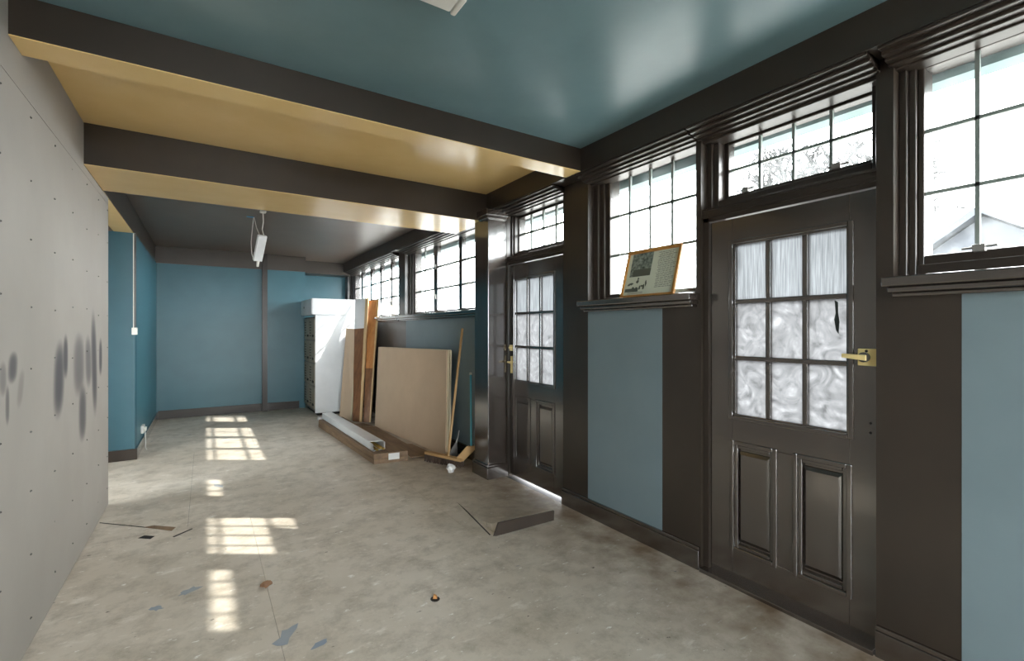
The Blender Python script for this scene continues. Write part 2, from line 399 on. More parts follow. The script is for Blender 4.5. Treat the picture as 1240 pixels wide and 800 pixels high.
for yi, y in enumerate((1.75, 2.13, 2.5, 2.87, 3.26, 3.64, 4.03, 4.42, 4.79)):
    for k in range(9):
        z = .14 + .27 * k + random.uniform(-.02, .02)
        mb.tube([(XL - .002, y + random.uniform(-.012, .012), z), (XL + .0006, y, z)], .0045, 6)
tag(mb.build('screw_heads', M['dark_metal'], wl), None, None, None, 'stuff')

# left side beyond the partition: opening, return wall, far left wall, alcove
tag(B(-2.3, -.625, 6.42, 6.62, 0, 2.405).build('wall_left_return', M['teal_shaded']), 'teal return wall facing the camera past the partition', 'wall', None, 'structure')
tag(B(-.80, -.625, 6.621, 9.1, 0, 2.405).build('wall_left_far', M['teal']), 'teal far left wall with a socket', 'wall', None, 'structure')
tag(MB().box(-2.4, -2.3, 3.4, 3.7, 0, CE).box(-2.4, -2.3, 5.0, 6.7, 0, CE).box(-2.4, -2.3, 3.7, 5.0, 0, .9).box(-2.4, -2.3, 3.7, 5.0, 2.3, CE).build('wall_alcove', M['cream_wall']), 'pale wall of the alcove behind the partition', 'wall', None, 'structure')
tag(B(-2.3, XL - .101, 3.4, 3.5, 0, CE).build('wall_alcove', M['cream_wall']), 'pale end wall of the hidden alcove', 'wall', None, 'structure')
tag(MB().box(-2.29, -.605, 6.40, 6.42, 0, .115).build('baseboard_left', M['brown_casing'], None, .003), 'dark baseboard on the teal return wall', 'baseboard', None, 'structure')
tag(MB().box(-.625, -.605, 6.42, 9.08, 0, .115).build('baseboard_left', M['brown'], None, .003), 'baseboard along the far left teal wall', 'baseboard', None, 'structure')
tag(B(-2.3, -.801, 6.42, 6.62, 2.4055, CE).build('wall_left_head', M['dark_ceiling']), 'dark walling above the teal return wall', 'wall', None, 'structure')
# far wall
tag(B(-.8, 1.50, 9.1, 9.3, 0, CE).build('wall_far', M['teal']), 'blue far wall at the end of the room', 'wall', None, 'structure')
tag(MB().box(1.50, XO, YF, YF + .1, 0, CE).box(1.48, 1.50, 9.3, YF + .1, 0, CE).build('wall_far_recess', M['teal']), 'blue wall of the recess behind the locker', 'wall', None, 'structure')
B_ = MB().box(.815, .895, 9.04, 9.12, 0, CE).build('trim_6', M['brown_casing']); tag(B_, 'dark upright boxing on the far wall', 'boxing', None, 'structure')
B_ = MB().box(-.8, 1.50, 9.07, 9.12, 2.41, CE).box(1.50, P, 9.5, YF, 2.44, CE).build('trim_7', M['dark_band']); tag(B_, 'dark band across the top of the far wall', 'band', None, 'structure')
tag(MB().box(-.605, .815, 9.08, 9.1, 0, .13).box(.895, 1.40, 9.08, 9.1, 0, .13).build('baseboard_far', M['brown_casing'], None, .003), 'dark baseboard on the far wall', 'baseboard', None, 'structure')
# back wall, behind the camera, with a window added to brighten the room
tag(MB().box(-2.4, -.6, YB - .2, YB, 0, CE).box(1.7, XO, YB - .2, YB, 0, CE).box(-.6, 1.7, YB - .2, YB, 0, .4).box(-.6, 1.7, YB - .2, YB, 2.5, CE).build('wall_back', M['cream_wall']), 'back wall with an added wide window behind the camera', 'wall', None, 'structure')
wb = thing('added_window_back', (.55, YB - .1, .4), 'added wide window behind the camera, brightening the room', 'window', None, 'structure')
MB().box(-.6, 1.7, YB - .13, YB - .07, .4, .46).box(-.6, 1.7, YB - .13, YB - .07, 2.44, 2.5).box(-.6, -.54, YB - .13, YB - .07, .46, 2.44).box(1.64, 1.7, YB - .13, YB - .07, .46, 2.44).box(.52, .58, YB - .13, YB - .07, .46, 2.44).build('frame', M['brown'], wb)
for a, b in ((-.54, .52), (.58, 1.64)): B(a, b, YB - .103, YB - .097, .46, 2.44).build('pane', M['glass'], wb)
portal((.55, YB - .02, 1.45), 2.3, 2.1, (math.pi / 2, 0, 0))
wb = thing('added_window_alcove', (-2.35, 4.65, .9), 'added unseen window lighting the hidden alcove on the left', 'window', None, 'structure')  # unseen window, added to bring in more light from the left
MB().frame(-2.38, -2.32, 3.7, 5.0, .9, 2.3, .06).box(-2.38, -2.32, 4.32, 4.38, .96, 2.24).build('frame', M['brown'], wb)
for a, b in ((3.76, 4.32), (4.38, 4.94)): B(-2.353, -2.347, a, b, .96, 2.24).build('pane', M['glass'], wb)
portal((-2.29, 4.35, 1.6), 1.4, 1.3, (0, -math.pi / 2, 0))

# ------------------------------------------------------------------ windows
def window(name, label, y0, y1, z0, z1, gx, gy0, gy1, gz0, gz1, lights, rows, bw=.015, sill=None, stay=()):
    """opening y0..y1, z0..z1; glazed area gy0..gy1, gz0..gz1 at x = gx; lights = list of (ya, yb, cols)"""
    t = thing(name, (P, (y0 + y1) / 2, z0), label, 'window', None, 'structure')
    # stepped casing between the reveal and the sash
    steps = [(P + .055, 0, .38), (P + .075, .36, .72), (gx - .02, .70, 1.0)]
    for x, f0, f1 in steps:
        A0, A1 = y0 + (gy0 - y0) * f0, y1 - (y1 - gy1) * f0
        Z0, Z1 = z0 + (gz0 - z0) * f0, z1 - (z1 - gz1) * f0
        dw = f1 - f0
        MB().frame(x, XO - .02, A0, A1, Z0, Z1, (gy0 - y0) * dw, (y1 - gy1) * dw, (gz0 - z0) * dw, (z1 - gz1) * dw).build('casing' if f0 < .7 else 'sash_frame', M['brown_casing'], t, .005, 3)
    prev = None
    for ya, yb, cols in sorted(lights):
        if prev is not None: B(gx - .025, gx + .03, prev, ya, gz0, gz1).build('mullion', M['brown'], t, .004)
        prev = yb
        for i in range(1, rows):
            z = gz0 + (gz1 - gz0) * i / rows
            B(gx - .008, gx + .008, ya, yb, z - bw / 2, z + bw / 2).build('glazing_bar', M['bar'], t)
        for k in range(1, cols):
            y = ya + (yb - ya) * k / cols
            B(gx - .008, gx + .008, y - bw / 2, y + bw / 2, gz0, gz1).build('glazing_bar', M['bar'], t)
        cw = (yb - ya) / cols; ch = (gz1 - gz0) / rows
        for k in range(cols):
            for i in range(rows):
                B(gx - .002, gx + .002, ya + cw * k + .001, ya + cw * (k + 1) - .001, gz0 + ch * i + .001, gz0 + ch * (i + 1) - .001).build('pane', M['glass'], t)
    if sill:
        s0, s1 = sill
        MB().box(2.285, P + .05, s0, s1, 1.545, 1.585).box(2.31, P + .02, s0 + .012, s1 - .012, 1.522, 1.545).box(2.335, P + .01, s0 + .02, s1 - .02, 1.505, 1.522).build('sill', M['brown'], t, .006, 3)
    # moulded head under the frieze
    if sill is not None or z1 > 2.4:
        hm = MB()
        for xa, xb, zb in ((2.262, 2.30, 2.494), (2.295, 2.335, 2.478), (2.33, 2.37, 2.465), (2.365, 2.41, 2.455), (2.405, 2.46, 2.447 if gx < 2.53 else 2.44)):
            hm.box(xa, xb + .05, y0 - .012, y1 + .012, zb, 2.509)
        hm.build('head_moulding', M['brown_casing'], t, .004, 2)
    for y in stay:
        st = MB().tube([(gx - .03, y - .05, gz0 + .012), (gx - .035, y + .05, gz0 + .008)], .005, 6)
        st.box(gx - .045, gx - .02, y - .018, y + .018, gz0 - .008, gz0 + .02)
        st.build('window_stay', M['grey_metal'], t, .002)
    return t

window('window_1', 'leaded window nearest on the right, above the blue panel', 0.0, .79, 1.545, 2.50, 2.50, .09, .718, 1.677, 2.445, [(.09, .718, 4)], 3, .014, (-.02, .80), (.55,))
window('window_2', 'eight-pane fanlight above the nearer door', .85, 1.695, 2.03, 2.50, 2.54, .911, 1.61, 2.14, 2.43, [(.911, 1.61, 4)], 2, .014, None, (1.05, 1.5))
window('window_3', 'twelve-pane window with a framed picture on its sill', 1.727, 2.65, 1.545, 2.50, 2.50, 1.80, 2.519, 1.632, 2.47, [(1.80, 2.519, 4)], 3, .016, (1.70, 2.665))
window('window_4', 'eight-pane fanlight above the farther door', 2.94, 3.79, 2.03, 2.50, 2.52, 3.01, 3.745, 2.12, 2.43, [(3.01, 3.745, 4)], 2, .018)
window('window_5', 'far casement window just past the pier', 4.2, 6.48, 1.545, 2.50, 2.50, 4.32, 6.34, 1.625, 2.46, [(4.32, 4.885, 1), (4.965, 5.57, 1), (5.69, 6.34, 2)], 3, .024, (4.1, 6.612), ())
window('window_6', 'farthest casement window, partly behind the leaning planks', 6.746, 9.70, 1.545, 2.50, 2.50, 6.83, 9.50, 1.625, 2.46, [(6.83, 7.303, 1), (7.366, 7.841, 1), (7.912, 8.379, 1), (8.463, 8.949, 1), (9.06, 9.50, 1)], 3, .026, (6.618, 9.72), ())
for a, b, z0, z1 in ((0.0, .79, 1.54, 2.5), (.85, 1.695, .9, 2.5), (1.727, 2.65, 1.54, 2.5), (2.94, 3.79, .9, 2.5), (4.2, 6.48, 1.54, 2.5), (6.746, 9.7, 1.54, 2.5)):
    portal((2.61, (a + b) / 2, (z0 + z1) / 2), z1 - z0, b - a, (0, math.pi / 2, 0))

# casement handles on the far windows
for y in (5.60, 7.34):
    for z in (1.80, 2.18):
        MB().box(2.455, 2.474, y - .012, y + .012, z - .03, z + .03).tube([(2.45, y, z), (2.44, y - .01, z + .09)], .008, 6).build('casement_handle', M['grey_metal'], [o for o in bpy.data.objects if o.name == ('window_5' if y < 6 else 'window_6')][0])

# ------------------------------------------------------------------ doors
def door(name, label, y0, y1, gy0, gy1, gap, o0, o1):
    x0, x1 = 2.42, 2.465
    t = thing(name, (x0, (y0 + y1) / 2, 0), label, 'door', None, 'structure')
    gz0, gz1 = .915, 1.832
    # door frame and transom
    f = MB().box(P + .02, XO - .03, o0, y0 - .003, 0, 2.03).box(P + .02, XO - .03, y1 + .003, o1, 0, 2.03).box(P + .02, XO - .03, o0, o1, 1.985, 2.06)
    f.box(P + .012, P + .03, o0, o1, 2.008, 2.022).box(P + .012, P + .03, o0, o1, 2.05, 2.062)
    f.build('door_frame', M['brown_casing'], t, .004)
    ym = (y0 + y1) / 2
    for a, b in ((y0, gy0 - .012), (gy1 + .012, y1)):
        B(x0, x1, a, b, gap, 1.98).build('stile', M['brown'], t, .002)
    for a, b, nm in ((1.845, 1.98, 'top_rail'), (.76, .903, 'lock_rail'), (gap, .185, 'bottom_rail')):
        B(x0, x1, gy0 - .012, gy1 + .012, a, b).build(nm, M['brown'], t, .002)
    c0, c1 = gy0 - .012, gy1 + .012
    mw = .10
    B(x0, x1, (c0 + c1) / 2 - mw / 2, (c0 + c1) / 2 + mw / 2, .185, .76).build('muntin', M['brown'], t, .002)
    for a, b in ((c0, (c0 + c1) / 2 - mw / 2), ((c0 + c1) / 2 + mw / 2, c1)):
        p = MB().box(x0 + .020, x1 - .008, a, b, .185, .76)
        p = p.build('door_panel', M['brown'], t)
        mm = MB().frame(x0 - .009, x0 + .02, a - .012, b + .012, .173, .772, .022).frame(x0 + .002, x0 + .022, a + .008, b - .008, .193, .752, .020)
        mm.build('panel_moulding', M['brown'], p, .005, 3)
        q = MB()
        a2, b2, z2, z3 = a + .045, b - .045, .245, .70
        q.hexa([(x0 + .020, a2 - .02, z2 - .02), (x0 + .020, b2 + .02, z2 - .02), (x0 + .020, b2 + .02, z3 + .02), (x0 + .020, a2 - .02, z3 + .02)],
               [(x0 + .006, a2, z2), (x0 + .006, b2, z2), (x0 + .006, b2, z3), (x0 + .006, a2, z3)])
        q.build('raised_field', M['brown'], p)
    # glazed part
    MB().frame(x0 - .008, x0 + .02, gy0 - .03, gy1 + .03, gz0 - .03, gz1 + .03, .022).frame(x0 + .004, x1 - .004, gy0 - .012, gy1 + .012, gz0 - .012, gz1 + .013, .014).build('glazing_bead', M['brown'], t, .004, 2)
    bw = .024
    for k in (1, 2):
        y = gy0 + (gy1 - gy0) * k / 3
        B(x0 + .004, x1, y - bw / 2, y + bw / 2, gz0, gz1).build('glazing_bar', M['brown'], t, .004)
        z = gz0 + (gz1 - gz0) * k / 3
        B(x0 + .003, x1 - .001, gy0, gy1, z - bw / 2, z + bw / 2).build('glazing_bar', M['brown'], t, .004)
    cw = (gy1 - gy0) / 3; ch = (gz1 - gz0) / 3
    panes = []
    for k in range(3):
        for i in range(3):
            o = B(x0 + .025, x0 + .029, gy0 + cw * k + (.0005 if k else -.009), gy0 + cw * (k + 1) - (.0005 if k < 2 else -.009), gz0 + ch * i + (.0005 if i else -.009), gz0 + ch * (i + 1) - (.0005 if i < 2 else -.009)).build('pane', M['glass_reeded'] if i == 2 else M['glass_smeared'], t)
            o['label'] = 'reeded obscured pane' if i == 2 else 'smeared obscured pane'
            panes.append(o)
    return t, panes

d1, panes = door('door_1', 'nearer dark brown half-glazed door with a brass latch', .855, 1.655, .976, 1.512, .012, .85, 1.695)
# black peeling streak on the near middle pane
MB().prism([(2.4435, 1.018, 1.50), (2.4435, 1.032, 1.51), (2.4435, 1.028, 1.45), (2.4435, 1.034, 1.42), (2.4435, 1.026, 1.37), (2.4435, 1.016, 1.355), (2.4435, 1.012, 1.41), (2.4435, 1.018, 1.45)], (-.0015, 0, 0)).build('peeling_streak', M['tape_black'], panes[1])
B_ = MB().box(P - .028, P + .05, .852, 1.69, .0, .022).build('threshold', M['brown'], d1, .004)
lk = B(2.406, 2.420, .848, .927, 1.217, 1.291).build('latch_plate', M['brass'], d1, .003); lk['label'] = 'square brass latch plate'
MB().tube([(2.406, .90, 1.254), (2.392, .90, 1.254)], .022, 14).build('latch_rose', M['dark_metal'], lk, 0, 2, False)
MB().prism([(2.388, .885, 1.265), (2.388, .978, 1.268), (2.388, .978, 1.25), (2.388, .885, 1.24)], (-.012, 0, 0)).build('latch_lever', M['brass'], lk, .003)
MB().tube([(2.407, .893, 1.281), (2.4055, .893, 1.281)], .0065, 8).build('key_hole', M['black'], lk)
for z in (.969, .927): MB().tube([(2.4215, .883, z), (2.4192, .883, z)], .006, 8).build('screw_hole', M['black'], d1)

d2, panes2 = door('door_2', 'farther dark brown half-glazed door beside the pier', 2.965, 3.775, 3.115, 3.69, .022, 2.94, 3.79)
q = B(2.405, 2.42, 3.725, 3.765, 1.18, 1.235).build('night_latch', M['brass'], d2, .003); q['label'] = 'small brass night latch'
MB().tube([(2.405, 3.745, 1.21), (2.393, 3.745, 1.21)], .011, 10).build('latch_knob', M['brass'], q)
q = B(2.413, 2.42, 3.725, 3.76, .97, 1.13).build('handle_plate', M['brass'], d2, .002); q['label'] = 'brass handle plate'
MB().tube([(2.413, 3.745, 1.075), (2.375, 3.745, 1.075), (2.372, 3.69, 1.07)], .008, 8).build('lever', M['brass'], q)

# ------------------------------------------------------------------ floor step in front of the farther door
t = thing('floor_ramp', (1.86, 3.0, 0), 'low wedge-shaped floor ramp with dark front edge before the farther door', 'ramp')
prof = [(2.725, .086, .072, 1.645, 2.12), (2.80, .050, .045, 1.647, 2.125), (2.92, .022, .022, 1.655, 2.13), (3.12, .008, .009, 1.665, 2.14), (3.42, .002, .002, 1.69, 2.16)]
mb = MB()
for (ya, la, ra, xa, xb), (yb, lb, rb, xc, xd) in zip(prof, prof[1:]):
    mb.hexa([(xa, ya, .0008), (xb, ya, .0008), (xd, yb, .0008), (xc, yb, .0008)], [(xa, ya, la), (xb, ya, ra), (xd, yb, rb), (xc, yb, lb)])
mb.build('ramp_sheet', M['floor'], t)
MB().hexa([(1.63, 2.712, .001), (2.115, 2.712, .001), (2.115, 2.725, .001), (1.612, 2.725, .001)], [(1.648, 2.712, .085), (2.118, 2.712, .07), (2.118, 2.725, .07), (1.648, 2.725, .085)]).build('riser', M['dark_edge'], t)
t.children[-1]['label'] = 'dark timber front edge'

# ------------------------------------------------------------------ lights
t = thing('fluorescent_batten', (.2, 1.63, CE), 'white fluorescent batten on the teal ceiling', 'light')
MB().box(-.70, .80, 1.585, 1.672, 2.635, CE).build('gear_tray', M['white_metal'], t, .004)
MB().box(-.69, .80, 1.578, 1.68, 2.60, 2.636).build('diffuser', M['white_plastic'], t, .012, 3)
MB().box(.80, .822, 1.576, 1.682, 2.596, 2.66).build('end_cap', M['white_plastic'], t, .006)
t = thing('hanging_batten', (.53, 5.85, CE), 'short white light fitting dangling on cords from the far ceiling', 'light')
body = MB(); n = Vector((-.04, .15, -.27)).normalized(); u = Vector((1, .25, 0)).normalized(); v = n.cross(u)
o_ = Vector((.53, 5.85, 2.41)); e_ = o_ + n * .30
qd = lambda c: [c - u * .045 - v * .022, c + u * .045 - v * .022, c + u * .045 + v * .022, c - u * .045 + v * .022]
body.hexa(qd(e_), qd(o_)).build('fitting_body', M['white_metal'], t, .005)
MB().tube([e_ + u * .01, e_ + u * .012 + n * .03, e_ + u * .015 + n * .07], .016, 8, .012).build('lamp_holder', M['white_plastic'], t)
MB().box(.50, .56, 5.77, 5.83, 2.645, CE).build('ceiling_rose', M['white_plastic'], t, .008)
MB().tube([(.53, 5.8, 2.65), (.535, 5.81, 2.55), (.525, 5.83, 2.47), (.545, 5.85, 2.40)], .005, 6).build('cord', M['white_plastic'], t)
MB().tube([(.47, 6.18, 2.665), (.45, 6.1, 2.5), (.43, 6.0, 2.35), (.435, 5.96, 2.22), (.45, 5.96, 2.16)], .004, 6).build('cord', M['white_plastic'], t)
MB().tube([(.475, 6.18, 2.665), (.49, 6.05, 2.52), (.50, 5.9, 2.44), (.505, 5.86, 2.40)], .004, 6).build('cord', M['white_plastic'], t)
tag(B(.40, .475, 6.17, 6.21, CE - .004, CE - .0003).build('blue_tape', M['blue_tape']), 'strip of blue tape on the far ceiling', 'tape')

# switch and socket on the far left wall
t = thing('light_switch', (-.615, 6.36, 1.36), 'white light switch on a conduit at the teal corner', 'switch')
B(-.648, -.60, 6.376, 6.421, 1.325, 1.40).build('switch_box', M['white_plastic'], t, .004)
t.children[-1]
B(-.635, -.615, 6.371, 6.378, 1.35, 1.375).build('rocker', M['white_plastic'], t, .002)
MB().tube([(-.622, 6.413, 1.40), (-.622, 6.413, 2.40)], .008, 8).build('conduit', M['dark_metal'], t)
MB().box(-.640, -.632, 6.416, 6.421, 1.40, 2.40).build('corner_highlight', M['white_plastic'], t)  # white strip stands in for the highlight along the wall corner
t = thing('wall_socket', (-.62, 7.05, .2), 'white socket low on the far left wall', 'socket')
B(-.625, -.598, 6.98, 7.12, .17, .26).build('face_plate', M['white_plastic'], t, .004)
B(-.600, -.575, 7.02, 7.07, .19, .235).build('plug', M['white_plastic'], t, .005)
MB().tube([(-.59, 7.04, .19), (-.585, 7.02, .10), (-.58, 6.95, .01), (-.56, 6.86, .006)], .005, 6).build('lead', M['white_plastic'], t)

# ------------------------------------------------------------------ framed picture on the sill
t = thing('framed_picture', (2.43, 2.11, 1.587), 'wooden framed print leaning against the window on the sill', 'picture')
bl, br, tr_, tl_ = Vector((2.39, 2.33, 1.588)), Vector((2.39, 1.888, 1.588)), Vector((2.478, 1.888, 1.908)), Vector((2.478, 2.33, 1.908))
ex, ey = (br - bl), (tl_ - bl); nrm = ex.cross(ey).normalized()
if nrm.x > 0: nrm = -nrm
def PQ(a, b, d=0): return bl + ex * a + ey * b + nrm * d
def slab(mb, a0, a1, b0, b1, d0, d1):
    mb.hexa([PQ(a0, b0, d0), PQ(a1, b0, d0), PQ(a1, b1, d0), PQ(a0, b1, d0)], [PQ(a0, b0, d1), PQ(a1, b0, d1), PQ(a1, b1, d1), PQ(a0, b1, d1)])
    return mb
slab(MB(), .02, .98, .02, .98, -.012, -.004).build('backing', M['paper'], t)
for a in ((0, 1, 0, .055), (0, 1, .945, 1), (0, .04, .055, .945), (.96, 1, .055, .945)):
    slab(MB(), *a, -.012, .008).build('frame_rail', M['picture_frame'], t, .003)
slab(MB(), .10, .50, .45, .945, -.004, -.0034).build('printed_photo', M['photo_dark'], t)
t.children[-1]['label'] = 'dark printed photograph of trees and a field'
mb = MB(); slab(mb, .16, .50, .45, .60, -.0034, -.003); mb.build('photo_field', M['photo_grey'], t.children[-1])
mb = MB()
slab(mb, .06, .32, .13, .20, -.004, -.0034)
def inkblot(mb, ca, cb, ra, rb):
    pts = []
    for k in range(9):
        a = k / 9 * 2 * math.pi; r = random.uniform(.6, 1.1)
        pts.append(PQ(ca + ra * r * math.cos(a), cb + rb * r * math.sin(a), -.004))
    mb.prism(pts, nrm * .0006)
for q_ in ((.28, .335, .035, .04), (.29, .40, .018, .028), (.16, .30, .06, .03), (.12, .28, .03, .025), (.345, .21, .02, .05), (.415, .22, .022, .06), (.45, .28, .018, .08), (.22, .205, .03, .03), (.28, .20, .025, .03), (.38, .24, .03, .025)):
    inkblot(mb, *q_)
mb.build('printed_sketch', M['photo_grey'], t); t.children[-1]['label'] = 'small dark figures of a printed drawing'
mb = MB()
for i in range(24):
    b = .90 - i * .031
    L = random.uniform(.60, .64); R = random.uniform(.86, .93)
    x = L
    while x < R:
        x2 = min(R, x + random.uniform(.02, .07)); slab(mb, x, x2, b, b + .010, -.004, -.0036); x = x2 + .012
for i in range(2): slab(mb, .12, .42, .085 + .03 * i, .093 + .03 * i, -.004, -.0036)
tag(mb.build('text_lines', M['ink'], t), 'lines of small grey print', None, None, 'stuff')

# ------------------------------------------------------------------ locker bank and leaning boards
t = thing('locker_bank', (1.78, 8.75, 0), 'tall white-ended locker bank against the far corner', 'locker')
B(1.495, 2.11, 8.115, 9.05, .06, 1.60).build('body', M['dark_metal'], t)
B(1.53, 2.03, 8.14, 9.03, 0, .06).build('plinth', M['black'], t)
B(1.485, 2.12, 8.085, 8.113, .045, 1.62).build('end_panel', M['white_metal'], t, .003); t.children[-1]['label'] = 'plain white end panel'
for k in range(2):
    for i in range(4):
        y0 = 8.13 + k * .46; z0 = .10 + i * .372
        dd = B(1.477, 1.496, y0 + .008, y0 + .442, z0, z0 + .355).build('locker_door', M['locker_door'], t, .003)
        MB().box(1.468, 1.478, y0 + .05, y0 + .15, z0 + .05, z0 + .085).build('handle', M['black'], dd)
        mb = MB()
        for j in range(6): mb.box(1.4755, 1.478, y0 + .28, y0 + .40, z0 + .06 + .045 * j, z0 + .075 + .045 * j)
        tag(mb.build('vent_slots', M['black'], dd), None, None, None, 'stuff')
t2 = thing('top_cupboard', (1.75, 8.75, 1.625), 'white top cupboard on the locker bank', 'cupboard')
B(1.437, 2.12, 8.085, 9.06, 1.625, 1.885).build('body', M['white_metal'], t2, .004)
MB().box(1.425, 1.437, 8.10, 9.05, 1.64, 1.875).build('door', M['white_metal'], t2, .003)
MB().tube([(1.426, 8.75, 1.76), (1.421, 8.75, 1.76)], .018, 10).build('finger_hole', M['black'], t2)

def board(name, label, cat, bl, br, tr, tl, th, mat, edge=None, group=None, parent=None):
    bl, br, tr, tl = map(Vector, (bl, br, tr, tl))
    n = (br - bl).cross(tl - bl).normalized()
    if n.dot(-(bl + tr) / 2) > 0: n = -n      # push away from the room centre
    n *= th
    return bl, br, tr, tl, n
def lean(name, label, corners, th, segs, edgemat, k=.08):
    bl, br, tr, tl, n = board(name, label, 'plank', *corners, th, None)
    t = thing(name, (bl + br) / 2, label, 'board')
    for f0, f1, mat, nm, lb in segs:
        A, Bq = bl.lerp(tl, f0), br.lerp(tr, f0); Cq, D = br.lerp(tr, f1), bl.lerp(tl, f1)
        e0, e1 = Bq.lerp(A, k), Cq.lerp(D, k)
        o = MB().hexa([A, e0, e0 + n, A + n], [D, e1, e1 + n, D + n]).build(nm, mat, t)
        if lb: o['label'] = lb
    e0, e1 = br.lerp(bl, k), tr.lerp(tl, k)
    MB().hexa([e0, br, br + n, e0 + n], [e1, tr, tr + n, e1 + n]).build('board_edge', edgemat, t)
lean('leaning_board', 'shorter beige board leaning in front of the planks', [(1.785, 7.78, 0), (1.868, 7.399, 0), (2.087, 7.80, 1.392), (1.95, 8.03, 1.405)], .018, [(0, 1, M['mdf'], 'board_face', None)], M['mdf_edge'])
lean('leaning_plank', 'dark brown plank with a white upper end beside the locker', [(1.872, 7.318, 0), (1.965, 7.185, 0), (2.25, 7.81, 1.905), (2.10, 8.06, 1.885)], .02, [(0, .74, M['brown_wood'], 'plank_face', None), (.74, 1, M['white_metal'], 'painted_end', 'pale grey-white upper end')], M['pale_wood'], .22)
lean('leaning_plank', 'orange wooden plank leaning on the wall right of its neighbours', [(1.99, 7.165, 0), (2.075, 7.10, 0), (2.376, 7.66, 1.87), (2.268, 7.86, 1.86)], .03, [(0, .42, M['brown_wood'], 'lower_end', 'darker lower end'), (.42, 1, M['orange_wood'], 'plank_face', None)], M['pale_wood'], .16)

# stack of flat boards leaning on the wall under the far window
for k in range(5):
    d = .013 * k
    ext = (0, .012, -.01, .006, -.004)[k]
    bl, br, tr, tl = Vector((2.05 + d, 6.80, 0)), Vector((2.19 + d, 4.72 - ext, 0)), Vector((2.245 + d, 4.80 - ext, 1.15 + .006 * (k % 2))), Vector((2.135 + d, 6.90, 1.13))
    th = Vector((.0125, 0.0007, 0))
    o = MB().hexa([bl, br, br + th, bl + th], [tl, tr, tr + th, tl + th]).build('beige_sheet', M['mdf'] if k == 0 else M['mdf_edge'])
    tag(o, 'front sheet of the beige board stack under the far window' if k == 0 else ('', 'second sheet from the front in the beige board stack', 'middle sheet of the five in the beige board stack', 'fourth sheet from the front in the beige board stack', 'rearmost sheet of the beige stack, next to the wall')[k], 'board', 'sheets of the beige board stack')

# sheets lying on the floor below the boards
for k, (pts, z) in enumerate(([[(1.80, 5.45), (2.04, 5.30), (2.04, 6.72), (1.82, 6.80)], .001], [[(1.86, 4.86), (2.12, 4.80), (2.08, 5.42), (1.87, 5.50)], .008], [[(1.80, 6.84), (2.02, 6.78), (1.96, 7.06), (1.79, 7.09)], .001])):
    o = MB().prism([(x, y, z) for x, y in pts], (0, 0, .007)).build('hardboard_offcut', M['old_wood'])
    tag(o, ('long brown hardboard offcut on the floor before the beige stack', 'short brown hardboard offcut on the floor near the broom', 'small brown hardboard offcut on the floor by the planks')[k], 'offcut')

# long timber pack on the floor, white channel on it
t = thing('timber_pack', (1.55, 6.0, 0), 'long brown flat timber pack lying on the floor', 'timber')
A0, A1, B0, B1 = Vector((1.355, 7.15, 0)), Vector((1.70, 7.20, 0)), Vector((1.452, 4.845, 0)), Vector((1.80, 4.80, 0))
up = lambda z: Vector((0, 0, z))
MB().hexa([B0, B1, A1, A0], [B0 + up(.05), B1 + up(.05), A1 + up(.05), A0 + up(.05)]).build('lower_board', M['old_wood'], t, .003)
MB().hexa([B0 + up(.052), B1 + up(.052), A1 + up(.052), A0 + up(.052)], [B0 + up(.105), B1 + up(.105), A1 + up(.105), A0 + up(.105)]).build('upper_board', M['old_wood'], t, .003)
e = (B1 - B0)
def onface(a, b, z0, z1, th=.002):
    nn = Vector((e.y, -e.x, 0)).normalized()
    p, q_ = B0 + e * a, B0 + e * b
    return MB().hexa([p + up(z0) + nn * th, q_ + up(z0) + nn * th, q_ + up(z0), p + up(z0)], [p + up(z1) + nn * th, q_ + up(z1) + nn * th, q_ + up(z1), p + up(z1)])
onface(.42, .74, .03, .095).build('end_label', M['white_paper'], t); t.children[-1]['label'] = 'white paper label on the end'
t = thing('white_channel', (1.5, 6.1, .107), 'open white metal channel lying on the timber pack', 'channel')
a0, a1 = Vector((1.475, 4.96, .107)), Vector((1.615, 4.99, .107)); b0, b1 = Vector((1.415, 7.20, .107)), Vector((1.55, 7.24, .107))
hz = .075
MB().hexa([a0, a1, b1, b0], [v + up(.004) for v in (a0, a1, b1, b0)]).build('channel_base', M['white_metal'], t)
sd = (a1 - a0).normalized() * .004
MB().hexa([a0, a0 + sd, b0 + sd, b0], [v + up(hz) for v in (a0, a0 + sd, b0 + sd, b0)]).build('channel_side', M['white_metal'], t)
MB().hexa([a1 - sd, a1, b1, b1 - sd], [v + up(hz) for v in (a1 - sd, a1, b1, b1 - sd)]).build('channel_side', M['white_metal'], t)
dv = (b0 - a0).normalized() * .12
MB().hexa([a0 + dv + up(hz), a1 + dv * .4 + up(hz), b1 + up(hz), b0 + up(hz)], [v + up(hz + .004) for v in (a0 + dv, a1 + dv * .4, b1, b0)]).build('channel_lid', M['white_metal'], t)
for k in range(3):
    c = a0 + (a1 - a0) * (.25 + .25 * k) + up(.012 + .012 * (k % 2)); dd = (b0 - a0).normalized()
    MB().hexa([c - dd * .05 - sd * 3, c - dd * .05 + sd * 3, c + dd * .6 + sd * 3, c + dd * .6 - sd * 3], [v + up(.012) for v in (c - dd * .05 - sd * 3, c - dd * .05 + sd * 3, c + dd * .6 + sd * 3, c + dd * .6 - sd * 3)]).build('loose_strip', M['yellow_strip'], t)
MB().hexa([a0 - dv * .5 + up(.01), a0 + up(.0) , a0 + dv * .6 + up(.0), a0 + dv * .6 + up(.003)], [a0 - dv * .3 + up(.015), a0 + up(.07), a0 + dv * .6 + up(.075), a0 + dv * .6 + up(.078)]).build('bent_flap', M['white_metal'], t)
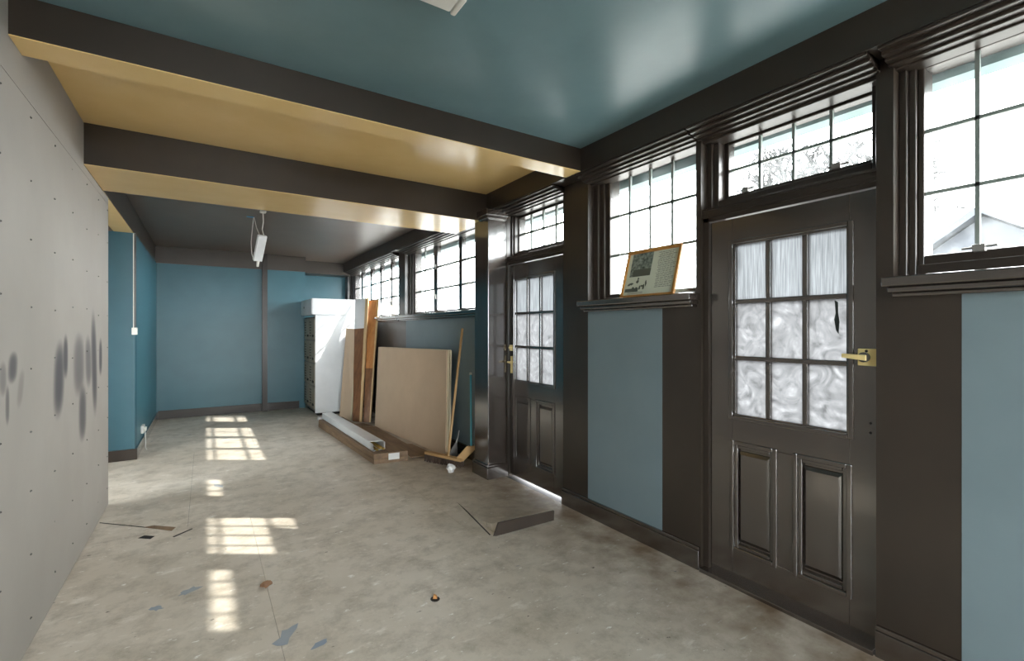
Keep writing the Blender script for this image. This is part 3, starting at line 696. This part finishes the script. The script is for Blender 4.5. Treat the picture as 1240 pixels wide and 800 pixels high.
# small white scrap at the locker foot
tag(MB().hexa([(1.44, 7.62, .0005), (1.55, 7.60, .0005), (1.56, 7.75, .0005), (1.45, 7.76, .0005)], [(1.45, 7.64, .05), (1.53, 7.62, .045), (1.55, 7.73, .03), (1.46, 7.75, .055)]).build('white_scrap', M['white_metal'], None, .004), 'small white metal scrap by the locker foot', 'scrap')

# ------------------------------------------------------------------ brooms, brush and litter
t = thing('broom', (2.06, 4.47, 0), 'wooden broom with a long bare handle leaning on the wall', 'broom')
h0, h1 = Vector((1.955, 4.69, .075)), Vector((2.17, 4.27, .055)); hd = (h1 - h0); hn = Vector((hd.y, -hd.x, 0)).normalized() * .032
if hn.x > 0: hn = -hn
MB().hexa([h0 - hn, h0 + hn, h1 + hn, h1 - hn], [v + up(.028) for v in (h0 - hn, h0 + hn, h1 + hn, h1 - hn)]).build('head_block', M['handle_wood'], t, .006)
mb = MB()
for k in range(26):
    f = (k + .5) / 26; c = h0 + hd * f
    for s_ in (-.8, -.3, .3, .8):
        p = c + hn * s_; r_ = Vector((random.uniform(-.012, .012), random.uniform(-.012, .012), 0))
        mb.tube([p, Vector((p.x + hn.x * s_ * .3, p.y + hn.y * s_ * .3, .002)) + r_], .0065, 4)
tag(mb.build('bristles', M['bristle'], t), None, None, None, 'stuff')
hb = h0 + hd * .62 + up(.02)
MB().tube([hb, (2.366, 4.655, 1.39)], .0135, 10).build('handle', M['handle_wood'], t)
t = thing('broom', (2.3, 4.4, 0), 'second broom with a cyan handle and tilted wooden head by the pier', 'broom')
p0, p1 = Vector((2.15, 4.32, .05)), Vector((2.26, 4.22, .21))
q0 = (p1 - p0).normalized(); qn = Vector((.80, -.60, .0)).normalized(); qb = q0.cross(qn).normalized()
cs = lambda c, wd, th: [c - qn * wd - qb * th, c + qn * wd - qb * th, c + qn * wd + qb * th, c - qn * wd + qb * th]
MB().hexa(cs(p0, .05, .014), cs(p1, .06, .014)).build('head_block', M['handle_wood'], t, .008)
bd = -qb if (-qb).y > 0 else qb
mb = MB()
for k in range(18):
    c = p0 + (p1 - p0) * ((k + .5) / 18)
    for s_ in (-.03, 0, .03): mb.tube([c + qn * s_ + bd * .01, c + qn * s_ * 1.2 + bd * .07 - up(.01)], .006, 4)
tag(mb.build('bristles', M['bristle'], t), None, None, None, 'stuff')
MB().tube([(2.27, 4.27, .19), (2.362, 4.455, .90)], .011, 10).build('handle', M['cyan_plastic'], t)
MB().tube([(2.362, 4.455, .90), (2.364, 4.459, .925)], .014, 10).build('handle_cap', M['white_plastic'], t)
t = thing('hand_brush', (2.22, 4.52, .1), 'small grey hand brush standing behind the wooden broom head', 'brush')
mb = MB()
for k in range(14):
    a = k / 13 - .5
    mb.tube([(2.235, 4.54, .19), (2.20 + a * .07, 4.55 - a * .06, .06), (2.20 + a * .10, 4.55 - a * .08, .004)], .007, 5)
tag(mb.build('bristles', M['grey_bristle'], t), None, None, None, 'stuff')
MB().tube([(2.235, 4.54, .18), (2.25, 4.535, .24), (2.262, 4.53, .31)], .009, 8, .006).build('handle', M['grey_metal'], t)
mb = MB(); bm = mb.bm
bmesh.ops.create_icosphere(bm, subdivisions=2, radius=.045)
for v_ in bm.verts: v_.co *= random.uniform(.72, 1.1); v_.co += Vector((1.985, 4.15, .043))
mn = min(v_.co.z for v_ in bm.verts)
for v_ in bm.verts: v_.co.z -= mn - .0005
tag(mb.build('crumpled_paper', M['white_paper']), 'crumpled white paper ball in front of the broom', 'paper')
mb = MB(); bm = mb.bm
bmesh.ops.create_icosphere(bm, subdivisions=2, radius=.030)
for v_ in bm.verts: v_.co *= random.uniform(.6, 1.15); v_.co.z *= .45; v_.co.y *= 1.0; v_.co += Vector((.275, 2.84, .0))
mn = min(v_.co.z for v_ in bm.verts)
for v_ in bm.verts: v_.co.z -= mn - .0005
tag(mb.build('crumpled_scrap', M['leaf']), 'brown crumpled scrap beside the seam in the sunlit floor', 'scrap')
MB().prism([(.987 + .024 * math.cos(a), 2.248 + .026 * math.sin(a), .0003) for a in [k * math.pi / 6 for k in range(12)]], (0, 0, .0006)).build('floor_hole', M['black'], fl)
mb = MB().hexa([(.975, 2.252, .001), (.995, 2.24, .001), (1.005, 2.258, .001), (.985, 2.27, .001)], [(.98, 2.254, .016), (.993, 2.246, .010), (1.0, 2.258, .014), (.988, 2.266, .02)])
tag(mb.build('wood_chip', M['chip'], None, .002), 'orange wood chip at the hole in the floor', 'chip')

# ------------------------------------------------------------------ outside
tag(B(XO + .001, 40, -25, 30, -.3, -.012).build('ground_outside', M['paving']), 'pale paving outside the right wall', 'ground', None, 'structure')
tag(B(-40, -2.45, -3.25, 30, -.3, -.012).build('ground_side', M['paving']), 'pale paving outside the hidden alcove', 'ground', None, 'structure')
tag(B(-40, XO, -25, YB - .25, -.3, -.012).build('ground_front', M['paving']), 'pale paving in front of the building', 'ground', None, 'structure')
tag(MB().box(XO + .002, 2.70, YB - .3, 11, 2.42, 2.60).build('eave', M['eave']), 'pale boxed eave outside above the windows', 'eave', None, 'structure')
tag(B(-2.6, 2.75, YB - .3, 11, 2.80, 2.9).build('roof', M['slate']), 'flat roof over the room', 'roof', None, 'structure')

# tree
tr = thing('tree', (9, 4.2, -.012), 'bare winter tree seen through the nearer fanlight', 'tree')
mb = MB(); rnd = random.Random(3)
def grow(p, d, L, r, depth):
    q_ = p + d * L
    mb.tube([p, p + d * L * .5 + Vector((rnd.uniform(-.05, .05), rnd.uniform(-.05, .05), 0)) * L, q_], r, 5 if depth > 3 else 4, r * .72)
    if depth == 0: return
    for k in range(3 if depth > 1 else 4):
        ax = Vector((rnd.uniform(-1, 1), rnd.uniform(-1, 1), rnd.uniform(-.45, .6))).normalized()
        nd = (d * .75 + ax * .8 + Vector((0, 0, .05))).normalized()
        grow(q_, nd, L * rnd.uniform(.64, .84), r * .70, depth - 1)
MB().tube([(9, 4.2, -.012), (9.02, 4.22, 1.3), (9, 4.2, 2.6)], .15, 8, .11).build('trunk', M['bark'], tr)
for k in range(5):
    a = k * 1.256 + .4
    grow(Vector((9, 4.2, 2.5)), Vector((.5 * math.cos(a), .6 * math.sin(a), .75)).normalized(), .72, .07, 5)
mb.build('branches', M['bark'], tr)

# house across the way
h = thing('house', (15, 2.8, -.012), 'pale house with a gabled slate roof through the nearest window', 'house')
MB().prism([(14.2, -1.2, -.012), (14.2, 6.2, -.012), (14.2, 6.2, 1.55), (14.2, 3.1, 3.85), (14.2, -1.2, 1.0)], (3, 0, 0)).build('wall', M['render_wall'], h)
MB().prism([(13.9, 6.6, 1.3), (13.9, 3.1, 3.9), (13.9, 3.1, 4.07), (13.9, 6.7, 1.42)], (3.6, 0, 0)).build('roof_slope', M['slate'], h)
MB().prism([(13.9, -1.5, .78), (13.9, 3.1, 3.9), (13.9, 3.1, 4.07), (13.9, -1.6, .9)], (3.6, 0, 0)).build('roof_slope', M['slate'], h)

for o in list(bpy.data.objects):
    if '_w' in o: del o['_w']
